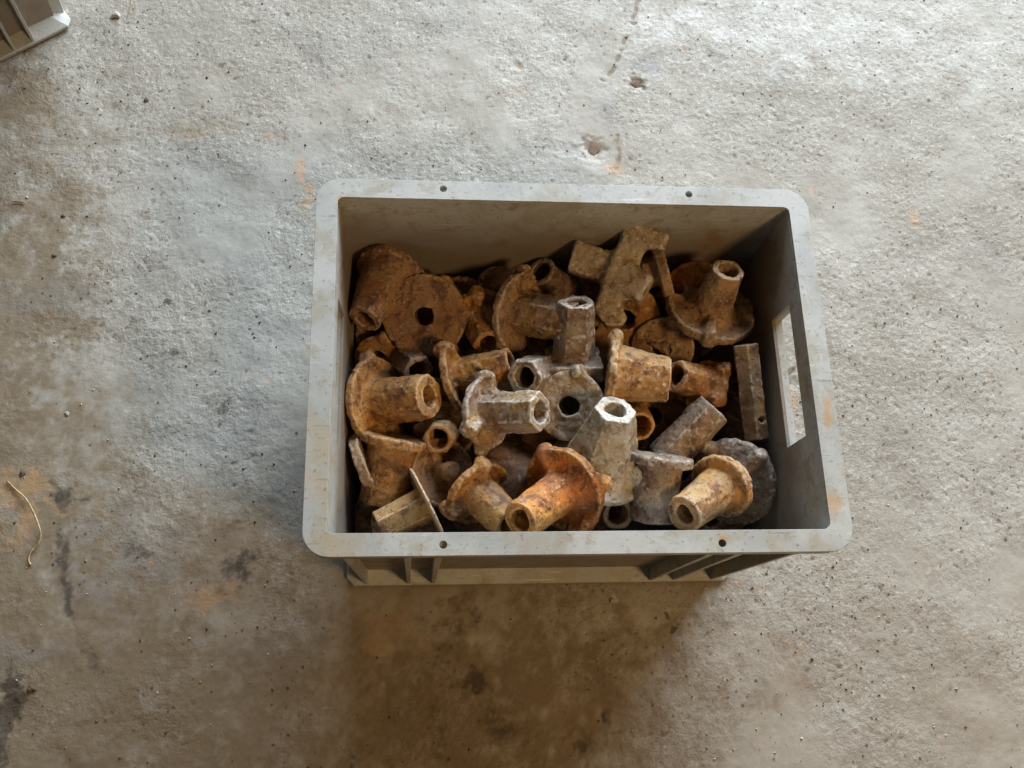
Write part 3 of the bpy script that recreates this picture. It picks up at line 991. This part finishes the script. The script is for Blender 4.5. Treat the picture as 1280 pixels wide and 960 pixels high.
P('wing', (884, 482), (847, 470), .166, 'ochre', 'rusty casting with its mouth against the open end of the cream cone', sgn=.8, R=22, L=44, r0=16, r1=13, hole=8, lugs=(((.8, -.7, .3), W), ((.9, .4, 0), N)))
P('rod', (831, 574), (872, 532), .160, 'grey', 'blunt grey hexagonal tube slanting between the cream cone and the stepped nozzle', sgn=.1, L=60, r0=16.5, r1=15.5, hex=.6, hole=0, name='hex_tube')
P('rod', (952, 548), (939, 434), .170, 'tan', 'long narrow ridged bar standing along the right wall beside the hand hole', sgn=.1, L=80, r0=10.5, r1=10, hex=1, hole=0, name='ridged_bar', cat='metal bar', rough=1.2, bores=(((0, 0, 16), (.75, -.3, 1e-3), 2.6),), cam_up=(.8, 0, .6))
P('sleeve', (825, 575), (815, 652), .196, 'grey', 'grey flanged sleeve standing mouth down at the front, right of the pale cone', sgn=-.15, R=27, T=8, L=50, r0=18.5, r1=18.5, hex=.15, name='flanged_sleeve')
P('wing', (930, 604), (924, 610), .168, 'grey', 'large ragged dark grey disc in the front right corner, behind the stepped nozzle', sgn=1, R=37, L=16, r0=20, r1=15, lugs=(((.9, .85), W), ((-.7, .9), N)), dish=-8, hole=0, wob=.08)
P('cone', (908, 603), (858, 641), .184, 'cream', 'tan stepped nozzle with a collar and round mouth at the front right', sgn=.9, R=23, T=7, L=64, r0=19, r1=15, hex=.2, collar=(27, 8, 8), name='stepped_nozzle', hole=8, kf=3)
# --- front row
P('wing', (710, 614), (661, 649), .182, 'orange', 'vivid orange casting with a crescent plate and round mouth, front centre', sgn=.8, R=36, L=66, r0=18, r1=15, kf=9, hex=.35, lugs=(((-.7, 1, .1), W), ((.45, -.9, .1), C), ((1, .35, 0), N)), notches=(((.1, -1, 0), 36, 8), ), dish=5, hole=8.8, T=9)
P('wing', (594, 613), (633, 651), .170, 'ochre', 'tan and brown casting with a pointed lug at its left, front left of centre', sgn=.9, R=29, L=48, r0=18, r1=14, hex=.35, lugs=(((-1, -.35, .2), W), ((0, 1, .3), W)), dish=4, hole=8.6)
P('disc', (660, 586), (642, 614), .158, 'brown', 'smooth dusky saddle shaped plate behind the vivid orange casting', sgn=-1, R=36, L=34, lugs=(((-1, .15, .3), W), ((.9, .7), N)), rough=.8, dish=8, hole=0, T=9)
P('disc', (549, 592), (567, 588), .152, 'brown', 'brown plate with a round ball end in its middle, behind the thin square edged plate', sgn=1, R=29, L=25, r0=6, r1=12.5, hex=0, hole=0, kend=11, dish=5, kf=2, lugs=(((.6, 1, 0), N), ((-.6, 1), W)), pw=3, rough=.9)
P('sleeve', (493, 551), (478, 630), .168, 'ochre', 'ochre flanged sleeve standing mouth down near the front left corner', sgn=-.15, R=28, T=8, L=53.5, r0=21, r1=18.5, hex=.45, dish=0, name='flanged_sleeve', wob=.05)
P('thin', (444, 584), (464, 576), .152, 'tan', 'narrow casting on edge squeezed between the left wall and the ochre sleeve', sgn=-.2, R=30, T=9, L=14.5, rough=1.2, r0=16, r1=14, wob=.12)
P('thin', (534, 630), (486, 654), .176, 'cream', 'thin straight plate on edge with a hexagonal stub, at the front left', sgn=.25, R=32, L=42, r0=14, r1=12.5, hex=1, hole=0, name='thin_flange_nut')
P('rod', (545, 652), (478, 662), .140, 'tan', 'shaded square edged block at the front left, under the thin plate', sgn=.1, R=0, L=52, r0=14, r1=14, hex=1, hole=0, name='hex_tube')
P('rod', (752, 625), (771, 641), .140, 'brown', 'brown tube mouth under the lug of the pale cone at the front', sgn=1, L=44, r0=13.5, r1=13, hole=8.5, hex=.2, name='round_tube')
# --- pieces glimpsed in the gaps
G = [
    ((905, 555), (915, 545), .125, 'brown', 'brown casting half hidden behind the large ragged dark grey disc', -1, 26),
    ((962, 500), (950, 510), .110, 'brown', 'brown casting low at the right wall beneath the hand hole', -1, 26),
    ((452, 660), (462, 650), .100, 'brown', 'brown casting low in the front left corner under the narrow casting on edge', -1, 24),
    ((690, 560), (680, 570), .130, 'brown', 'brown casting between the saddle shaped plate and the holed grey disc', -1, 26),
    ((560, 535), (548, 548), .132, 'ochre', 'ochre scrap of a casting in the gap below the bright ochre casting', 1, 22),
    ((545, 512), (556, 500), .130, 'brown', 'brown plate in the gap between the two ochre castings', -1, 26),
    ((470, 450), (480, 440), .128, 'ochre', 'small ochre casting in the gap under the dark disc at the left wall', -1, 20),
    ((600, 560), (590, 570), .118, 'dark', 'dark casting deep in the gap below the mottled casting', -1, 28),
    ((640, 425), (650, 440), .125, 'dark', 'dark casting deep below the tan spotted plate', -1, 28),
    ((670, 540), (680, 530), .120, 'dark', 'dark casting deep in the gap between the mottled casting and the orange one', -1, 28),
    ((735, 380), (745, 360), .130, 'dark', 'dark casting in shade right of the upright square footed tube', -1, 26),
    ((828, 436), (835, 425), .140, 'tan', 'tan casting just behind the mouth of the cream cone', -1, 26),
    ((905, 520), (915, 500), .115, 'dark', 'dark casting in shade between the blunt tube and the long bar', -1, 30),
    ((815, 520), (805, 505), .120, 'brown', 'brown casting in shade below the cream cone', -1, 30),
    ((575, 345), (580, 330), .120, 'dark', 'dark casting in shade at the back wall behind the knobbly casting', -1, 28),
    ((670, 350), (660, 360), .128, 'ochre', 'ochre casting in shade between the back wall and the tan spotted plate', 1, 20),
    ((470, 640), (480, 630), .095, 'dark', 'dark casting deep in the front left corner of the crate', -1, 30),
    ((610, 640), (620, 630), .110, 'dark', 'dark casting at the front wall under the tan and brown casting', -1, 30),
    ((730, 640), (740, 630), .110, 'brown', 'dark brown casting at the front wall under the orange crescent plate', -1, 28),
    ((850, 590), (845, 600), .118, 'dark', 'dark casting between the grey sleeve and the tan stepped nozzle', -1, 30),
    ((960, 420), (950, 430), .100, 'dark', 'dark casting deep at the right wall behind the long bar', -1, 30),
    ((955, 650), (945, 640), .100, 'dark', 'dark casting deep in the front right corner of the crate', -1, 30),
    ((500, 480), (510, 470), .110, 'dark', 'dark casting deep behind the big ochre casting', -1, 26),
    ((905, 330), (895, 345), .110, 'dark', 'dark casting deep in the back right corner', -1, 30),
    ((770, 440), (760, 450), .125, 'dark', 'dark casting in the gap above the cream cone', -1, 26),
    ((540, 440), (550, 450), .120, 'dark', 'dark casting in the gap under the front edge of the round brown disc', -1, 26),
]
for a, b, z, m, lab, s, r in G:
    z += 0.016
    m = 'brown' if m == 'dark' else m
    P('wing', a, b, z, m, lab, sgn=s, R=r + 2, L=36, r0=14, r1=12, vox=1.6, lugs=(((math.cos(a[0]), math.sin(a[0])), W), ((math.cos(a[0] + 2.5), math.sin(a[0] + 2.5)), N)))

# ------------------------------------------------------------------ grit, stones and straw on the floor
def stone_mesh(seed, flat=0.6):
    rs = random.Random(seed)
    bm = bmesh.new()
    bmesh.ops.create_icosphere(bm, subdivisions=2, radius=1.0)
    ph = [(rs.uniform(-1, 1), rs.uniform(-1, 1), rs.uniform(-1, 1), rs.uniform(0.6, 0.95)) for _ in range(9)]
    for v in bm.verts:
        n = v.co.normalized()
        for a, b, c, d in ph:
            k = Vector((a, b, c)).normalized()
            if n.dot(k) * v.co.length > d:
                v.co -= k * (v.co.dot(k) - d) * 0.9
        an = math.atan2(v.co.y, v.co.x)
        v.co *= 1 + 0.16 * math.sin(3 * an + seed) + 0.12 * math.sin(5 * an + 2 * seed) + 0.10 * rs.uniform(-1, 1)
        v.co.z *= flat
    me = bpy.data.meshes.new('stone')
    bm.to_mesh(me); bm.free()
    return me

def put_stone(u, v, sx, sy, h, mat, name, label, cat, group=None, rot=0.0, seed=1):
    p = at_z(u, v, 0)
    me = stone_mesh(seed)
    o = link(name, me, M[mat])
    o.location = (p[0], p[1], floor_h(p[0], p[1]) + h * 0.35)
    o.scale = (sx, sy, h)
    o.rotation_euler = (0, 0, rot)
    tag(o, label, cat, group)
    return o
put_stone(146, 20, .0052, .0042, .0055, 'stone_pale', 'pebble', 'pale angular pebble on the concrete right of the corner crate', 'pebble', seed=3)
put_stone(796, 103, .0078, .0055, .0026, 'stone_brown', 'embedded_stone', 'dark brown stone set in the concrete at the end of the crack', 'stone', seed=5)
put_stone(743, 184, .0080, .0095, .0022, 'stone_brown', 'rusty_lump', 'flat rusty lump bedded in the concrete behind the crate', 'stone', seed=8)
put_stone(183, 125, .0028, .0026, .003, 'stone_dark', 'pebble', 'tiny dark pebble below the pale pebble at the upper left', 'pebble', seed=9)
put_stone(79, 270, .0026, .0020, .002, 'stone_dark', 'pebble', 'tiny dark pebble in the shade below the corner crate', 'pebble', seed=10)
put_stone(84, 517, .0026, .0022, .002, 'stone_pale', 'pebble', 'tiny pale pebble at the left, above the straw', 'pebble', seed=12)
put_stone(68, 320, .0026, .0022, .002, 'stone_dark', 'pebble', 'tiny dark pebble at the left edge halfway to the straw', 'pebble', seed=13)
put_stone(28, 591, .0030, .0040, .002, 'stone_dark', 'pebble', 'dark chip lying just above the straw', 'pebble', seed=14)
put_stone(40, 861, .0045, .0035, .003, 'stone_dark', 'pebble', 'dark chip at the lower left near the oily stain', 'pebble', seed=15)
put_stone(765, 751, .0030, .0026, .003, 'stone_pale', 'pebble', 'pale crumb lying in the shadow in front of the crate', 'pebble', seed=16)

def tube_obj(name, pts, r, mat, label, cat):
    cu = bpy.data.curves.new(name, 'CURVE')
    cu.dimensions = '3D'
    sp = cu.splines.new('NURBS')
    sp.points.add(len(pts) - 1)
    for i, p in enumerate(pts):
        sp.points[i].co = (*p, 1)
        sp.points[i].radius = 0.75 + 0.5 * math.sin(i * 1.7) ** 2
    sp.use_endpoint_u = True
    sp.order_u = 3
    cu.bevel_depth = r
    cu.bevel_resolution = 2
    cu.resolution_u = 8
    tmp = bpy.data.objects.new(name, cu)
    COL.objects.link(tmp)
    dg = bpy.context.evaluated_depsgraph_get()
    me = bpy.data.meshes.new_from_object(tmp.evaluated_get(dg))
    bpy.data.objects.remove(tmp)
    me.name = name
    me.materials.clear()
    o = link(name, me, M[mat])
    return tag(o, label, cat)
def fl(u, v, dz=0.0015):
    p = at_z(u, v, 0)
    return (p[0], p[1], max(floor_h(p[0], p[1]), -0.001) + dz)
tube_obj('straw', [fl(9, 601), fl(20, 613), fl(35, 624, .004), fl(46, 645, .006), fl(54, 668, .005), fl(50, 680, .003), fl(38, 690), fl(35, 702), fl(39, 706)], .0008, 'straw', 'curled dry straw lying on the concrete at the left edge', 'straw')
tube_obj('grass_stalk', [fl(168, -8), fl(164, 8, .003), fl(160, 25)], .0005, 'straw', 'short thin pale stalk beside the pale pebble at the top', 'straw')
tube_obj('wood_splinter', [fl(16, 254), fl(24, 252), fl(32, 255)], .0008, 'stone_brown', 'short brown splinter at the left edge below the corner crate', 'splinter')

def grit():
    rs = random.Random(4)
    bm = bmesh.new()
    for k in range(3000):
        if k % 2:
            u, v = rs.uniform(-20, 1300), rs.uniform(-20, 980)
        else:
            cu_, cv_, s = rs.choice([(1050, 780, 90), (160, 150, 120), (900, 120, 160), (1150, 480, 90), (400, 120, 100), (960, 850, 120), (90, 60, 60), (200, 800, 160)])
            u, v = rs.gauss(cu_, s), rs.gauss(cv_, s)
        p = at_z(u, v, 0)
        if abs(p[0]) < 0.187 and abs(p[1]) < 0.137: continue
        if not (-0.7 < p[0] < 0.78 and -0.38 < p[1] < 0.72): continue
        r = 0.00045 + 0.0014 * rs.random() ** 4
        z = floor_h(p[0], p[1])
        vs_ = []
        a0 = rs.random() * 6.28
        for a, zz in ((0, 0), (2.1, 0), (4.2, 0)):
            rr = r * rs.uniform(0.7, 1.3)
            vs_.append(bm.verts.new((p[0] + rr * math.cos(a + a0), p[1] + rr * math.sin(a + a0), z)))
        top = bm.verts.new((p[0] + r * .2, p[1], z + r * rs.uniform(0.8, 1.4)))
        for i in range(3):
            f = bm.faces.new((vs_[i], vs_[(i + 1) % 3], top))
            f.material_index = 0 if (k * 7919) % 5 < 3 else 1
    me = bpy.data.meshes.new('grit')
    bm.to_mesh(me); bm.free()
    me.materials.append(M['stone_dark']); me.materials.append(M['stone_pale'])
    o = link('grit', me)
    tag(o, 'fine dark and pale grit scattered over the concrete floor', 'grit', None, 'stuff')
grit()
